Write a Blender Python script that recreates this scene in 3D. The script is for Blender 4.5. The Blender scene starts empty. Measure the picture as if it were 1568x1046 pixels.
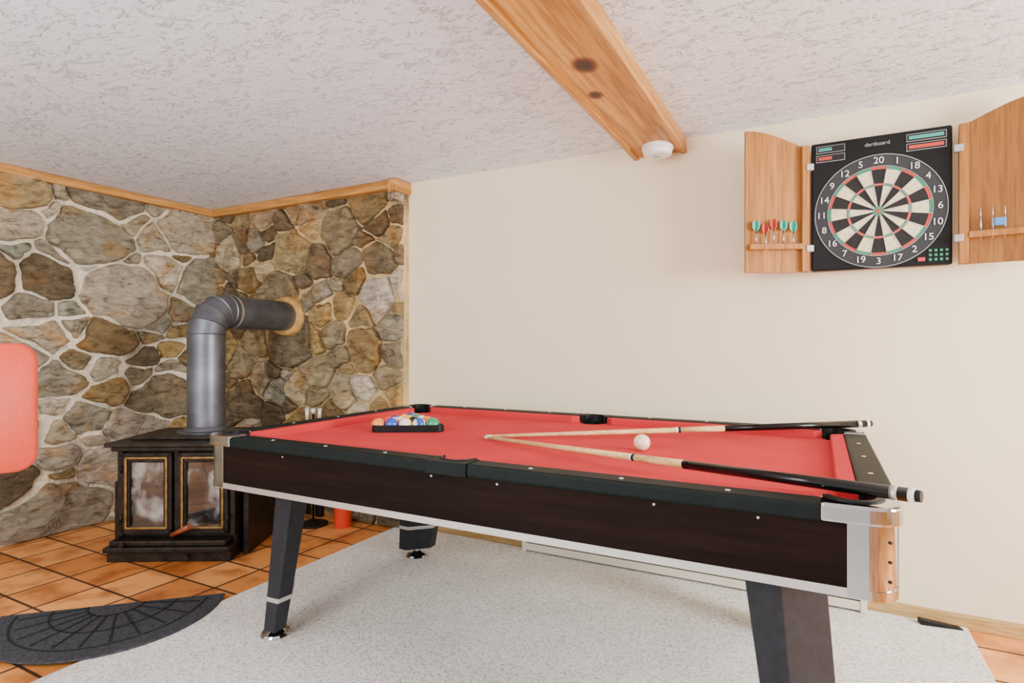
import bpy, bmesh, math, random
from mathutils import Vector, Matrix, noise
random.seed(7)
C = bpy.context.scene.collection
H = 1.13; CEIL = 2.145; YB = 2.91; XL = -4.05

# ---------------------------------------------------------------- materials
def nodes(name):
    m = bpy.data.materials.new(name); m.use_nodes = True
    nt = m.node_tree; b = nt.nodes['Principled BSDF']
    return m, nt, b
def N(nt, t, **kw):
    n = nt.nodes.new(t)
    for k, v in kw.items():
        if k in n.inputs: n.inputs[k].default_value = v
        else: setattr(n, k, v)
    return n
def ramp(nt, stops):
    r = nt.nodes.new('ShaderNodeValToRGB')
    el = r.color_ramp.elements
    while len(el) < len(stops): el.new(0.5)
    for e, (p, c) in zip(el, stops):
        e.position = p; e.color = (*c, 1) if len(c) == 3 else c
    return r
def coords(nt, scale=(1, 1, 1), rot=(0, 0, 0)):
    t = nt.nodes.new('ShaderNodeTexCoord'); mp = nt.nodes.new('ShaderNodeMapping')
    mp.inputs['Scale'].default_value = scale; mp.inputs['Rotation'].default_value = rot
    nt.links.new(t.outputs['Object'], mp.inputs['Vector'])
    return mp.outputs['Vector']
def simple(name, col, rough=0.5, metal=0.0, var=0.15, vscale=8, bump=0.0, bscale=60, coat=0.0, bdist=0.01, spec=0.5):
    m, nt, b = nodes(name)
    b.inputs['Roughness'].default_value = rough; b.inputs['Metallic'].default_value = metal
    b.inputs['Coat Weight'].default_value = coat; b.inputs['Specular IOR Level'].default_value = spec
    v = coords(nt)
    n = N(nt, 'ShaderNodeTexNoise', Scale=vscale, Detail=4.0); nt.links.new(v, n.inputs['Vector'])
    lo = tuple(c * (1 - var) for c in col); hi = tuple(min(1, c * (1 + var)) for c in col)
    r = ramp(nt, [(0.3, lo), (0.7, hi)]); nt.links.new(n.outputs['Fac'], r.inputs['Fac'])
    nt.links.new(r.outputs['Color'], b.inputs['Base Color'])
    if bump:
        n2 = N(nt, 'ShaderNodeTexNoise', Scale=bscale, Detail=5.0); nt.links.new(v, n2.inputs['Vector'])
        bp = N(nt, 'ShaderNodeBump', Strength=bump, Distance=bdist)
        nt.links.new(n2.outputs['Fac'], bp.inputs['Height']); nt.links.new(bp.outputs['Normal'], b.inputs['Normal'])
    return m
def wood(name, c1, c2, axis='Y', rough=0.45, knots=(), fine=18, spec=0.3, grain=.6):
    m, nt, b = nodes(name); b.inputs['Roughness'].default_value = rough; b.inputs['Specular IOR Level'].default_value = spec
    s = {'X': (0.06, 1, 1), 'Y': (1, 0.06, 1), 'Z': (1, 1, 0.06)}[axis]
    v = coords(nt, s)
    n = N(nt, 'ShaderNodeTexNoise', Scale=fine, Detail=6.0, Distortion=1.2); nt.links.new(v, n.inputs['Vector'])
    r = ramp(nt, [(0.32, c1), (0.5, tuple((a + d) / 2 for a, d in zip(c1, c2))), (0.66, c2)])
    nt.links.new(n.outputs['Fac'], r.inputs['Fac']); out = r.outputs['Color']
    n3 = N(nt, 'ShaderNodeTexNoise', Scale=fine * 7, Detail=3.0); nt.links.new(v, n3.inputs['Vector'])
    mx = N(nt, 'ShaderNodeMix', data_type='RGBA', blend_type='MULTIPLY'); mx.inputs[0].default_value = grain
    r3 = ramp(nt, [(0.38, (0.60, 0.50, 0.38)), (0.56, (1, 1, 1))]); nt.links.new(n3.outputs['Fac'], r3.inputs['Fac'])
    nt.links.new(out, mx.inputs[6]); nt.links.new(r3.outputs['Color'], mx.inputs[7]); out = mx.outputs[2]
    tc = nt.nodes.new('ShaderNodeTexCoord')
    nz = N(nt, 'ShaderNodeTexNoise', Scale=30.0)
    for (kx, ky, kz, kr) in knots:
        sub = N(nt, 'ShaderNodeVectorMath', operation='SUBTRACT'); sub.inputs[1].default_value = (kx, ky, kz)
        nt.links.new(tc.outputs['Object'], sub.inputs[0])
        sc = N(nt, 'ShaderNodeVectorMath', operation='MULTIPLY'); sc.inputs[1].default_value = (1, 0.75, 0.3)
        nt.links.new(sub.outputs[0], sc.inputs[0])
        ln = N(nt, 'ShaderNodeVectorMath', operation='LENGTH'); nt.links.new(sc.outputs[0], ln.inputs[0])
        ad = N(nt, 'ShaderNodeMath', operation='MULTIPLY_ADD'); nt.links.new(nz.outputs['Fac'], ad.inputs[0])
        ad.inputs[1].default_value = 0.012; nt.links.new(ln.outputs['Value'], ad.inputs[2])
        dv = N(nt, 'ShaderNodeMath', operation='DIVIDE'); nt.links.new(ad.outputs[0], dv.inputs[0]); dv.inputs[1].default_value = kr
        rr = ramp(nt, [(0.0, (0.03, 0.012, 0.006)), (0.50, (0.08, 0.03, 0.01)), (0.72, (0.35, 0.17, 0.07)), (1.0, (1, 1, 1))])
        nt.links.new(dv.outputs[0], rr.inputs['Fac'])
        m2 = N(nt, 'ShaderNodeMix', data_type='RGBA', blend_type='MULTIPLY'); m2.inputs[0].default_value = 1
        nt.links.new(out, m2.inputs[6]); nt.links.new(rr.outputs['Color'], m2.inputs[7]); out = m2.outputs[2]
    nt.links.new(out, b.inputs['Base Color'])
    bp = N(nt, 'ShaderNodeBump', Strength=0.12, Distance=0.004)
    nt.links.new(n.outputs['Fac'], bp.inputs['Height']); nt.links.new(bp.outputs['Normal'], b.inputs['Normal'])
    return m

def ceiling_mat():
    m, nt, b = nodes('textured_ceiling_paint'); b.inputs['Roughness'].default_value = 0.5
    v = coords(nt)
    b.inputs['Base Color'].default_value = (0.83, 0.88, 1.0, 1)
    outs = []
    for rot, sc, th in ((0.5, 9.0, .60), (-0.7, 11.0, .61), (1.6, 14.0, .61)):
        vv = coords(nt, (1, 2.2, 1), (0, 0, rot))
        n = N(nt, 'ShaderNodeTexNoise', Scale=sc, Detail=5.0, Distortion=1.3, Roughness=0.62); nt.links.new(vv, n.inputs['Vector'])
        r = ramp(nt, [(th, (0, 0, 0)), (th + .04, (1, 1, 1))]); nt.links.new(n.outputs['Fac'], r.inputs['Fac']); outs.append(r.outputs['Color'])
    a1 = N(nt, 'ShaderNodeMath', operation='MAXIMUM'); nt.links.new(outs[0], a1.inputs[0]); nt.links.new(outs[1], a1.inputs[1])
    a2 = N(nt, 'ShaderNodeMath', operation='MAXIMUM'); nt.links.new(a1.outputs[0], a2.inputs[0]); nt.links.new(outs[2], a2.inputs[1])
    nf = N(nt, 'ShaderNodeTexNoise', Scale=60.0, Detail=3.0); nt.links.new(v, nf.inputs['Vector'])
    ad = N(nt, 'ShaderNodeMath', operation='MULTIPLY_ADD'); nt.links.new(nf.outputs['Fac'], ad.inputs[0]); ad.inputs[1].default_value = 0.35; nt.links.new(a2.outputs[0], ad.inputs[2])
    bp = N(nt, 'ShaderNodeBump', Strength=1.0, Distance=0.0085)
    nt.links.new(ad.outputs[0], bp.inputs['Height']); nt.links.new(bp.outputs['Normal'], b.inputs['Normal'])
    return m
def tile_mat():
    m, nt, b = nodes('terracotta_tile'); b.inputs['Roughness'].default_value = 0.42; b.inputs['Specular IOR Level'].default_value = .25
    v = coords(nt)
    br = N(nt, 'ShaderNodeTexBrick'); br.offset = 0.0; br.squash = 1.0
    for k, x in (('Scale', 1.0), ('Mortar Size', 0.007), ('Mortar Smooth', 0.3), ('Brick Width', 0.25), ('Row Height', 0.25), ('Bias', 0.0)):
        br.inputs[k].default_value = x
    br.inputs['Color1'].default_value = (0.56, 0.18, 0.035, 1); br.inputs['Color2'].default_value = (0.92, 0.41, 0.12, 1)
    br.inputs['Mortar'].default_value = (0.06, 0.03, 0.018, 1)
    nt.links.new(v, br.inputs['Vector'])
    n = N(nt, 'ShaderNodeTexNoise', Scale=7.0, Detail=6.0); nt.links.new(v, n.inputs['Vector'])
    r = ramp(nt, [(0.32, (0.46, 0.34, 0.28)), (0.54, (1, 1, 1))]); nt.links.new(n.outputs['Fac'], r.inputs['Fac'])
    mx = N(nt, 'ShaderNodeMix', data_type='RGBA', blend_type='MULTIPLY'); mx.inputs[0].default_value = 0.85
    nt.links.new(br.outputs['Color'], mx.inputs[6]); nt.links.new(r.outputs['Color'], mx.inputs[7])
    nt.links.new(mx.outputs[2], b.inputs['Base Color'])
    inv = N(nt, 'ShaderNodeMath', operation='SUBTRACT'); inv.inputs[0].default_value = 1; nt.links.new(br.outputs['Fac'], inv.inputs[1])
    bp = N(nt, 'ShaderNodeBump', Strength=0.6, Distance=0.004)
    nt.links.new(inv.outputs[0], bp.inputs['Height']); nt.links.new(bp.outputs['Normal'], b.inputs['Normal'])
    return m
def carpet_mat():
    m, nt, b = nodes('grey_carpet_pile'); b.inputs['Roughness'].default_value = 1.0; b.inputs['Specular IOR Level'].default_value = .1
    v = coords(nt)
    n = N(nt, 'ShaderNodeTexNoise', Scale=110.0, Detail=5.0, Roughness=0.75); nt.links.new(v, n.inputs['Vector'])
    n2 = N(nt, 'ShaderNodeTexNoise', Scale=3.0, Detail=3.0); nt.links.new(v, n2.inputs['Vector'])
    r = ramp(nt, [(0.35, (0.34, 0.32, 0.30)), (0.49, (0.88, 0.86, 0.83)), (0.60, (1.0, 0.99, 0.97))]); nt.links.new(n.outputs['Fac'], r.inputs['Fac'])
    r2 = ramp(nt, [(0.35, (0.90, 0.89, 0.88)), (0.65, (1, 1, 1))]); nt.links.new(n2.outputs['Fac'], r2.inputs['Fac'])
    mx = N(nt, 'ShaderNodeMix', data_type='RGBA', blend_type='MULTIPLY'); mx.inputs[0].default_value = 1
    nt.links.new(r.outputs['Color'], mx.inputs[6]); nt.links.new(r2.outputs['Color'], mx.inputs[7])
    nt.links.new(mx.outputs[2], b.inputs['Base Color'])
    bp = N(nt, 'ShaderNodeBump', Strength=0.8, Distance=0.008)
    nt.links.new(n.outputs['Fac'], bp.inputs['Height']); nt.links.new(bp.outputs['Normal'], b.inputs['Normal'])
    return m
def stone_mat():
    m, nt, b = nodes('fieldstone'); b.inputs['Roughness'].default_value = 0.7; b.inputs['Specular IOR Level'].default_value = .3
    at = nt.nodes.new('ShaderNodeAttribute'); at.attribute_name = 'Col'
    v = coords(nt); vs = coords(nt, (1, 1, 2.4), (0.35, 0.3, 0))
    n = N(nt, 'ShaderNodeTexNoise', Scale=11.0, Detail=12.0, Roughness=0.72, Distortion=0.7); nt.links.new(vs, n.inputs['Vector'])
    r = ramp(nt, [(0.36, (0.36, 0.30, 0.23)), (0.45, (0.80, 0.76, 0.69)), (0.54, (1.06, 1.04, 0.99)), (0.66, (1.5, 1.44, 1.32))])
    nt.links.new(n.outputs['Fac'], r.inputs['Fac'])
    mx = N(nt, 'ShaderNodeMix', data_type='RGBA', blend_type='MULTIPLY'); mx.inputs[0].default_value = 1
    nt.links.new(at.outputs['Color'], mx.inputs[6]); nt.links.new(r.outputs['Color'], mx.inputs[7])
    n2 = N(nt, 'ShaderNodeTexNoise', Scale=5.5, Detail=6.0); nt.links.new(v, n2.inputs['Vector'])
    r2 = ramp(nt, [(0.54, (0, 0, 0)), (0.66, (.9, .9, .9))]); nt.links.new(n2.outputs['Fac'], r2.inputs['Fac'])
    mx2 = N(nt, 'ShaderNodeMix', data_type='RGBA', blend_type='MULTIPLY')
    nt.links.new(r2.outputs['Color'], mx2.inputs[0]); nt.links.new(mx.outputs[2], mx2.inputs[6]); mx2.inputs[7].default_value = (1.15, 0.86, 0.56, 1)
    nt.links.new(mx2.outputs[2], b.inputs['Base Color'])
    n3 = N(nt, 'ShaderNodeTexNoise', Scale=20.0, Detail=12.0, Roughness=0.75); nt.links.new(vs, n3.inputs['Vector'])
    bp = N(nt, 'ShaderNodeBump', Strength=1.0, Distance=0.035)
    nt.links.new(n3.outputs['Fac'], bp.inputs['Height']); nt.links.new(bp.outputs['Normal'], b.inputs['Normal'])
    return m
def stripe_mat(name, col):
    m, nt, b = nodes(name); b.inputs['Roughness'].default_value = 0.12
    t = nt.nodes.new('ShaderNodeTexCoord'); s = nt.nodes.new('ShaderNodeSeparateXYZ'); nt.links.new(t.outputs['Object'], s.inputs[0])
    a = N(nt, 'ShaderNodeMath', operation='ABSOLUTE'); nt.links.new(s.outputs['Z'], a.inputs[0])
    g = N(nt, 'ShaderNodeMath', operation='GREATER_THAN'); nt.links.new(a.outputs[0], g.inputs[0]); g.inputs[1].default_value = 0.015
    mx = N(nt, 'ShaderNodeMix', data_type='RGBA'); nt.links.new(g.outputs[0], mx.inputs[0])
    mx.inputs[6].default_value = (*col, 1); mx.inputs[7].default_value = (0.85, 0.82, 0.72, 1)
    nt.links.new(mx.outputs[2], b.inputs['Base Color']); return m

M = {}
M['wall'] = simple('cream_wall_paint', (0.86, 0.75, 0.545), 0.8, var=0.02, vscale=2, bump=0.06, bscale=120, bdist=0.003, spec=.2)
M['ceil'] = ceiling_mat(); M['tile'] = tile_mat(); M['carpet'] = carpet_mat(); M['stone'] = stone_mat()
M['mortarL'] = simple('pale_mortar', (0.74, 0.66, 0.52), 0.95, var=0.30, vscale=9, bump=1.0, bscale=40, bdist=.02, spec=.1)
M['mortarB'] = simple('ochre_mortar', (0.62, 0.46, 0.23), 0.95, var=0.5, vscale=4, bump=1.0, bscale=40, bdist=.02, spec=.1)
M['thimble'] = simple('golden_mortar_collar', (0.50, 0.30, 0.09), 0.9, var=0.4, vscale=12, bump=0.8, bscale=50, spec=.1)
M['pineY'] = wood('pine_beam_wood', (0.38, 0.16, 0.022), (0.66, 0.34, 0.072), 'Y', knots=[(-.706, 1.861, 2.084, .058), (-.752, 2.10, 2.084, .040), (-.70, 0.9, 2.084, .05)], fine=9, grain=.85)
M['pineTrimY'] = wood('pine_trim_wood', (0.38, 0.16, 0.03), (0.70, 0.37, 0.10), 'Y', fine=14)
M['pineTrimX'] = wood('pine_trim_wood_x', (0.38, 0.16, 0.03), (0.70, 0.37, 0.10), 'X', fine=14)
M['baseX'] = wood('oak_baseboard', (0.40, 0.25, 0.085), (0.60, 0.41, 0.17), 'X')
M['oakZ'] = wood('oak_cabinet_wood', (0.33, 0.135, 0.026), (0.47, 0.215, 0.054), 'Z', fine=13, grain=.6)
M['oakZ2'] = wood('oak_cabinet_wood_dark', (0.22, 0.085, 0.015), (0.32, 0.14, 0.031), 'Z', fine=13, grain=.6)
M['black'] = simple('black_plastic', (0.006, 0.007, 0.008), 0.45, var=0.2, spec=.2)
M['blackgloss'] = simple('gloss_black_lacquer', (0.004, 0.004, 0.004), 0.16, var=0.1, spec=.3)
M['rail'] = simple('dark_green_rail', (0.005, 0.009, 0.0085), 0.55, var=0.2, vscale=30, bump=0.1, bscale=200, spec=.12)
M['wenge'] = wood('wenge_laminate', (0.006, 0.003, 0.0027), (0.013, 0.006, 0.0045), 'X', rough=0.55, fine=12, spec=.06)
M['chrome'] = simple('chrome', (0.44, 0.45, 0.46), 0.08, 1.0, var=0.04)
M['silver'] = simple('brushed_silver', (0.58, 0.57, 0.55), 0.35, 0.85, var=0.06)
M['felt'] = simple('red_felt', (0.58, 0.040, 0.048), 0.95, var=0.08, vscale=5, bump=0.15, bscale=400, bdist=0.002, spec=.1)
M['cushion'] = simple('red_cushion_felt', (0.52, 0.034, 0.042), 0.9, var=0.06, spec=.1)
M['white'] = simple('white_plastic', (0.85, 0.85, 0.83), 0.4, var=0.03)
M['dot'] = simple('pearl_inlay', (0.8, 0.8, 0.78), 0.3, var=0.03)
M['maple'] = wood('maple_shaft', (0.68, 0.45, 0.18), (0.80, 0.58, 0.27), 'X', rough=0.25)
M['leg'] = simple('charcoal_leg_laminate', (0.016, 0.018, 0.023), 0.38, 0.0, var=0.25, vscale=40, spec=.22)
M['iron'] = simple('cast_iron', (0.022, 0.016, 0.012), 0.42, 0.4, var=0.5, vscale=14, bump=0.4, bscale=60, spec=.25)
M['pipe'] = simple('galvanised_stove_pipe', (0.13, 0.14, 0.165), 0.42, 0.75, var=0.4, vscale=6, bump=0.05, bscale=20)
M['brass'] = simple('aged_brass', (0.30, 0.17, 0.05), 0.4, 0.7, var=0.4, vscale=25)
def stoveglass():
    m, nt, b = nodes('stove_glass_painted_reflections'); b.inputs['Roughness'].default_value = .04; b.inputs['Coat Weight'].default_value = .8; b.inputs['Specular IOR Level'].default_value = .9
    v = coords(nt, (1, 1, .8)); n = N(nt, 'ShaderNodeTexNoise', Scale=9.0, Detail=3.0, Distortion=.2); nt.links.new(v, n.inputs['Vector'])
    r = ramp(nt, [(.38, (.008, .009, .009)), (.50, (.035, .036, .034)), (.58, (.16, .165, .16)), (.68, (.32, .34, .33))]); nt.links.new(n.outputs['Fac'], r.inputs['Fac'])  # pale grey blotches are reflections painted into the glass colour
    nt.links.new(r.outputs['Color'], b.inputs['Base Color']); return m
M['glassdark'] = stoveglass()
M['mat'] = simple('charcoal_ribbed_mat', (0.050, 0.053, 0.062), 0.9, var=0.35, vscale=80, bump=0.7, bscale=150, spec=.15)
M['matrib'] = simple('charcoal_mat_rib', (0.018, 0.020, 0.024), 0.9, var=0.3, vscale=80, spec=.15)
M['redvinyl'] = simple('coral_red_vinyl', (0.60, 0.055, 0.025), 0.45, var=0.04, vscale=6, bump=0.08, bscale=120, spec=.3)
M['redpaint'] = simple('red_paint', (0.75, 0.05, 0.02), 0.3, var=0.05)
M['cream'] = simple('dartboard_cream', (0.74, 0.66, 0.43), 0.7, var=0.25, vscale=160)
M['dblack'] = simple('dartboard_black', (0.012, 0.012, 0.012), 0.6, var=0.3, vscale=160, spec=.3)
M['dgrey'] = simple('dartboard_number_ring', (0.028, 0.031, 0.035), 0.5, var=0.1, spec=.3)
M['dred'] = simple('dartboard_red', (0.48, 0.04, 0.025), 0.6)
M['dgreen'] = simple('dartboard_green', (0.02, 0.23, 0.12), 0.6)
M['led_t'] = simple('teal_display', (0.04, 0.30, 0.26), 0.3)
M['teal'] = simple('teal_flight', (0.01, 0.40, 0.30), 0.4)
M['wire'] = simple('grey_wire', (0.42, 0.43, 0.45), 0.4, 0.4)
M['blue'] = simple('blue_plastic', (0.06, 0.26, 0.60), 0.4)
M['heater'] = simple('off_white_heater_enamel', (0.74, 0.69, 0.58), 0.45, var=0.04)
M['ivory'] = simple('ivory_ball', (0.88, 0.76, 0.52), 0.1, var=0.02, coat=0.5)
M['handle'] = simple('reddish_wood_handle', (0.25, 0.06, 0.025), 0.4)
M['clear'] = simple('clear_acrylic_knob', (0.7, 0.72, 0.66), 0.08, 0.3)

# ---------------------------------------------------------------- helpers
def empty(name, loc):
    e = bpy.data.objects.new(name, None); e.location = loc; e.empty_display_size = 0.1
    C.objects.link(e); return e
def adopt(o, par):
    if par is not None:
        o.parent = par; o.matrix_parent_inverse = Matrix.Translation(-Vector(par.location))
def from_bm(name, bm, mats, par=None, smooth=False, bevel=0.0, T=None, segs=2, recalc=True):
    if recalc: bmesh.ops.recalc_face_normals(bm, faces=bm.faces)
    if T is not None: bm.transform(T)
    me = bpy.data.meshes.new(name); bm.to_mesh(me); bm.free()
    o = bpy.data.objects.new(name, me); C.objects.link(o)
    for mm in (mats if isinstance(mats, (list, tuple)) else [mats]): me.materials.append(mm)
    if smooth:
        for p in me.polygons: p.use_smooth = True
    if bevel:
        md = o.modifiers.new('bevel', 'BEVEL'); md.width = bevel; md.segments = segs; md.limit_method = 'ANGLE'
    adopt(o, par); return o
def box(name, x0, x1, y0, y1, z0, z1, mat, par=None, bevel=0.0, T=None):
    bm = bmesh.new(); bmesh.ops.create_cube(bm, size=1)
    for v in bm.verts:
        v.co = Vector(((x0 + x1) / 2 + v.co.x * (x1 - x0), (y0 + y1) / 2 + v.co.y * (y1 - y0), (z0 + z1) / 2 + v.co.z * (z1 - z0)))
    return from_bm(name, bm, mat, par, bevel=bevel, T=T)
def prism(name, pts, z0, z1, mat, par=None, bevel=0.0, T=None, smooth=False):
    bm = bmesh.new(); lo = [bm.verts.new((p[0], p[1], z0)) for p in pts]; hi = [bm.verts.new((p[0], p[1], z1)) for p in pts]
    bm.faces.new(lo[::-1]); bm.faces.new(hi); n = len(pts)
    for i in range(n): bm.faces.new((lo[i], lo[(i + 1) % n], hi[(i + 1) % n], hi[i]))
    return from_bm(name, bm, mat, par, bevel=bevel, T=T, smooth=smooth)
def rod(name, p0, p1, r0, r1, mat, par=None, seg=24, smooth=True, T=None):
    p0 = Vector(p0); p1 = Vector(p1); d = p1 - p0
    bm = bmesh.new(); bmesh.ops.create_cone(bm, cap_ends=True, segments=seg, radius1=r0, radius2=r1, depth=d.length)
    q = Vector((0, 0, 1)).rotation_difference(d.normalized()).to_matrix().to_4x4()
    bm.transform(Matrix.Translation((p0 + p1) / 2) @ q)
    o = from_bm(name, bm, mat, par, T=T)
    if smooth:
        for p in o.data.polygons: p.use_smooth = len(p.vertices) == 4
    return o
def sphere(name, c, r, mat, par=None, rot=None, scale=(1, 1, 1)):
    bm = bmesh.new(); bmesh.ops.create_uvsphere(bm, u_segments=28, v_segments=16, radius=r)
    o = from_bm(name, bm, mat, None, smooth=True)
    o.location = c; o.scale = scale
    if rot: o.rotation_euler = rot
    adopt(o, par); return o
def lathe(name, prof, c, mat, par=None, seg=40, T=None):
    bm = bmesh.new(); rings = []
    for r, z in prof:
        rings.append([bm.verts.new((c[0] + r * math.cos(2 * math.pi * i / seg), c[1] + r * math.sin(2 * math.pi * i / seg), c[2] + z)) for i in range(seg)])
    for a, b in zip(rings, rings[1:]):
        for i in range(seg): bm.faces.new((a[i], a[(i + 1) % seg], b[(i + 1) % seg], b[i]))
    bm.faces.new(rings[0][::-1]); bm.faces.new(rings[-1])
    o = from_bm(name, bm, mat, par, T=T)
    for p in o.data.polygons: p.use_smooth = len(p.vertices) == 4
    md = o.modifiers.new('es', 'EDGE_SPLIT'); md.split_angle = math.radians(35)
    return o

# ---------------------------------------------------------------- room shell
box('floor', -4.3, 3.2, -2.2, 3.1, -0.1, 0.0, M['tile'])
box('ceiling', -4.3, 3.2, -2.2, 3.1, CEIL, CEIL + 0.1, M['ceil'])
box('wall_back', -4.3, 3.2, YB, 3.05, 0.0, CEIL, M['wall'])
bm = bmesh.new()
def addbox(bm, x0, x1, y0, y1, z0, z1):
    r = bmesh.ops.create_cube(bm, size=1)
    for v in r['verts']:
        v.co = Vector(((x0 + x1) / 2 + v.co.x * (x1 - x0), (y0 + y1) / 2 + v.co.y * (y1 - y0), (z0 + z1) / 2 + v.co.z * (z1 - z0)))
WA, WB = 0.9, 2.1
addbox(bm, 3.0, 3.15, -2.2, YB, 0, 0.8); addbox(bm, 3.0, 3.15, -2.2, YB, 1.95, CEIL)
addbox(bm, 3.0, 3.15, -2.2, WA, 0.8, 1.95); addbox(bm, 3.0, 3.15, WB, YB, 0.8, 1.95)
from_bm('wall_right', bm, M['wall'])
bm = bmesh.new()
for (a, b, c, d) in ((WA, WB, .8, .85), (WA, WB, 1.9, 1.95), (WA, WA + .05, .8, 1.95), (WB - .05, WB, .8, 1.95), (1.47, 1.53, .8, 1.95)):
    addbox(bm, 3.03, 3.12, a, b, c, d)
from_bm('window_1', bm, M['white'])
box('carpet', -2.32, 0.52, -2.2, 2.885, 0.0, 0.014, M['carpet'], bevel=0.006)
box('baseboard_back', -2.27, 3.0, 2.888, 2.912, 0.0, 0.055, M['baseX'], bevel=0.004)

# ---------------------------------------------------------------- stone walls
def clip(poly, nx, ny, c):
    out = []
    for i in range(len(poly)):
        p, q = poly[i], poly[(i + 1) % len(poly)]
        dp = nx * p[0] + ny * p[1] - c; dq = nx * q[0] + ny * q[1] - c
        if dp <= 0: out.append(p)
        if (dp < 0 < dq) or (dq < 0 < dp):
            t = dp / (dp - dq); out.append((p[0] + t * (q[0] - p[0]), p[1] + t * (q[1] - p[1])))
    return out
def stone_section(name, W, Hh, rmin, rmax, aniso, T, palette, mortar, seed, depth=0.05, mj=(0.008, 0.02)):
    rnd = random.Random(seed); pts = []
    tries = 0
    while tries < 9000:
        tries += 1
        r = rmin + (rmax - rmin) * rnd.random() ** 1.2 * (1 - tries / 10000.0)
        x, y = rnd.uniform(0, W / aniso), rnd.uniform(0, Hh)
        if all((x - a) ** 2 + (y - b) ** 2 > ((r + s) * 0.42) ** 2 for a, b, s in pts): pts.append((x, y, r))
    verts = []; faces = []; cols = []; fm = []
    for k, (sx, sy, sr) in enumerate(pts):
        poly = [(0.004, 0.004), (W / aniso - 0.004, 0.004), (W / aniso - 0.004, Hh - 0.004), (0.004, Hh - 0.004)]
        for j, (tx, ty, tr) in enumerate(pts):
            if j == k: continue
            dx, dy = tx - sx, ty - sy; d = math.hypot(dx, dy)
            if d > 1.0: continue
            dx /= d; dy /= d
            gap = rnd.uniform(*mj)
            w = (d * d + (sr * sr - tr * tr) * 0.45) / (2 * d)
            poly = clip(poly, dx, dy, dx * sx + dy * sy + w - gap)
            if len(poly) < 3: break
        if len(poly) < 3: continue
        poly = [(p[0] * aniso, p[1]) for p in poly]
        pp = []
        for i, p in enumerate(poly):
            q = poly[(i + 1) % len(poly)]
            if math.hypot(p[0] - q[0], p[1] - q[1]) > 0.05: pp.append(p)
        if len(pp) >= 4: poly = pp
        ar = 0.5 * abs(sum(poly[i][0] * poly[(i + 1) % len(poly)][1] - poly[(i + 1) % len(poly)][0] * poly[i][1] for i in range(len(poly))))
        if ar < 0.0008: continue
        cc = []
        for i in range(len(poly)):
            p, q = poly[i], poly[(i + 1) % len(poly)]
            L = math.hypot(q[0] - p[0], q[1] - p[1]); f = min(0.20, rnd.uniform(0.003, 0.018) / L)
            cc.append((p[0] + f * (q[0] - p[0]), p[1] + f * (q[1] - p[1]))); cc.append((q[0] - f * (q[0] - p[0]), q[1] - f * (q[1] - p[1])))
        ol = []
        for i in range(len(cc)):
            p, q = cc[i], cc[(i + 1) % len(cc)]; L = math.hypot(q[0] - p[0], q[1] - p[1]); n = max(1, int(L / 0.010))
            for s in range(n):
                ol.append((p[0] + (q[0] - p[0]) * s / n, p[1] + (q[1] - p[1]) * s / n))
        cx = sum(p[0] for p in ol) / len(ol); cy = sum(p[1] for p in ol) / len(ol)
        o2 = []
        for p in ol:
            wx = noise.noise(Vector((p[0] * 5.0, p[1] * 5.0, seed))) * 0.05; wy = noise.noise(Vector((p[0] * 5.0, p[1] * 5.0, seed + 9))) * 0.05
            nv = noise.fractal(Vector((p[0] * 13, p[1] * 13, k * 3.1)), 1, 2, 4) * 0.012 - 0.001
            L = math.hypot(p[0] - cx, p[1] - cy) + 1e-6
            X = p[0] + (p[0] - cx) / L * nv + wx; Y = p[1] + (p[1] - cy) / L * nv + wy
            o2.append((min(W - .002, max(.002, X)), min(Hh - .002, max(.002, Y))))
        cx = sum(p[0] for p in o2) / len(o2); cy = sum(p[1] for p in o2) / len(o2)
        hh = rnd.uniform(0.028, depth); tx = rnd.uniform(-.18, .18); ty = rnd.uniform(-.18, .18)
        base = len(verts); n = len(o2); col = palette(cx, cy, rnd)
        R_ = math.sqrt(ar / math.pi)
        prof = [(1.0, -0.012), (1 - .002 / R_, 0.55), (1 - .007 / R_, 0.88), (1 - .017 / R_ if R_ > .05 else .75, 1.0)]
        rest = [s for s in (0.86, 0.76, 0.66, 0.55, 0.44, 0.33, 0.22, 0.11) if s < prof[-1][0] - .03]
        prof += [(s, 1.0) for s in rest]
        for (s, hf) in prof:
            for p in o2:
                x = cx + (p[0] - cx) * s; y = cy + (p[1] - cy) * s
                if hf < 0: z = hf
                else:
                    e = min(1, (1 - s) * 10)
                    z = hh * hf + (tx * (x - cx) + ty * (y - cy)) * e
                    z += noise.fractal(Vector((x * 9, y * 9, k * 2.3)), 1, 2, 4) * 0.011 * e
                    z += round(noise.noise(Vector((x * 7 + 7, y * 7, k * 1.3))) * 5) * 0.005 * e
                    z = max(z, 0.010 if s > .97 else 0.016)
                verts.append((x, y, z)); cols.append(col)
        verts.append((cx, cy, hh)); cols.append(col); ci = len(verts) - 1
        for ri in range(len(prof) - 1):
            for i in range(n):
                a = base + ri * n + i; b = base + ri * n + (i + 1) % n
                faces.append((a, b, b + n, a + n)); fm.append(0)
        lb = base + (len(prof) - 1) * n
        for i in range(n): faces.append((lb + i, lb + (i + 1) % n, ci)); fm.append(0)
    nx = int(W / 0.03); ny = int(Hh / 0.03); mb = len(verts)
    for j in range(ny + 1):
        for i in range(nx + 1):
            x = W * i / nx; y = Hh * j / ny
            edge = (i in (0, nx) or j in (0, ny))
            verts.append((x, y, 0 if edge else noise.fractal(Vector((x * 10, y * 10, 5)), 1, 2, 3) * 0.003 + 0.006)); cols.append((1, 1, 1, 1))
    for j in range(ny):
        for i in range(nx):
            a = mb + j * (nx + 1) + i; faces.append((a, a + 1, a + nx + 2, a + nx + 1)); fm.append(1)
    q = len(verts); D = -0.06
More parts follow.
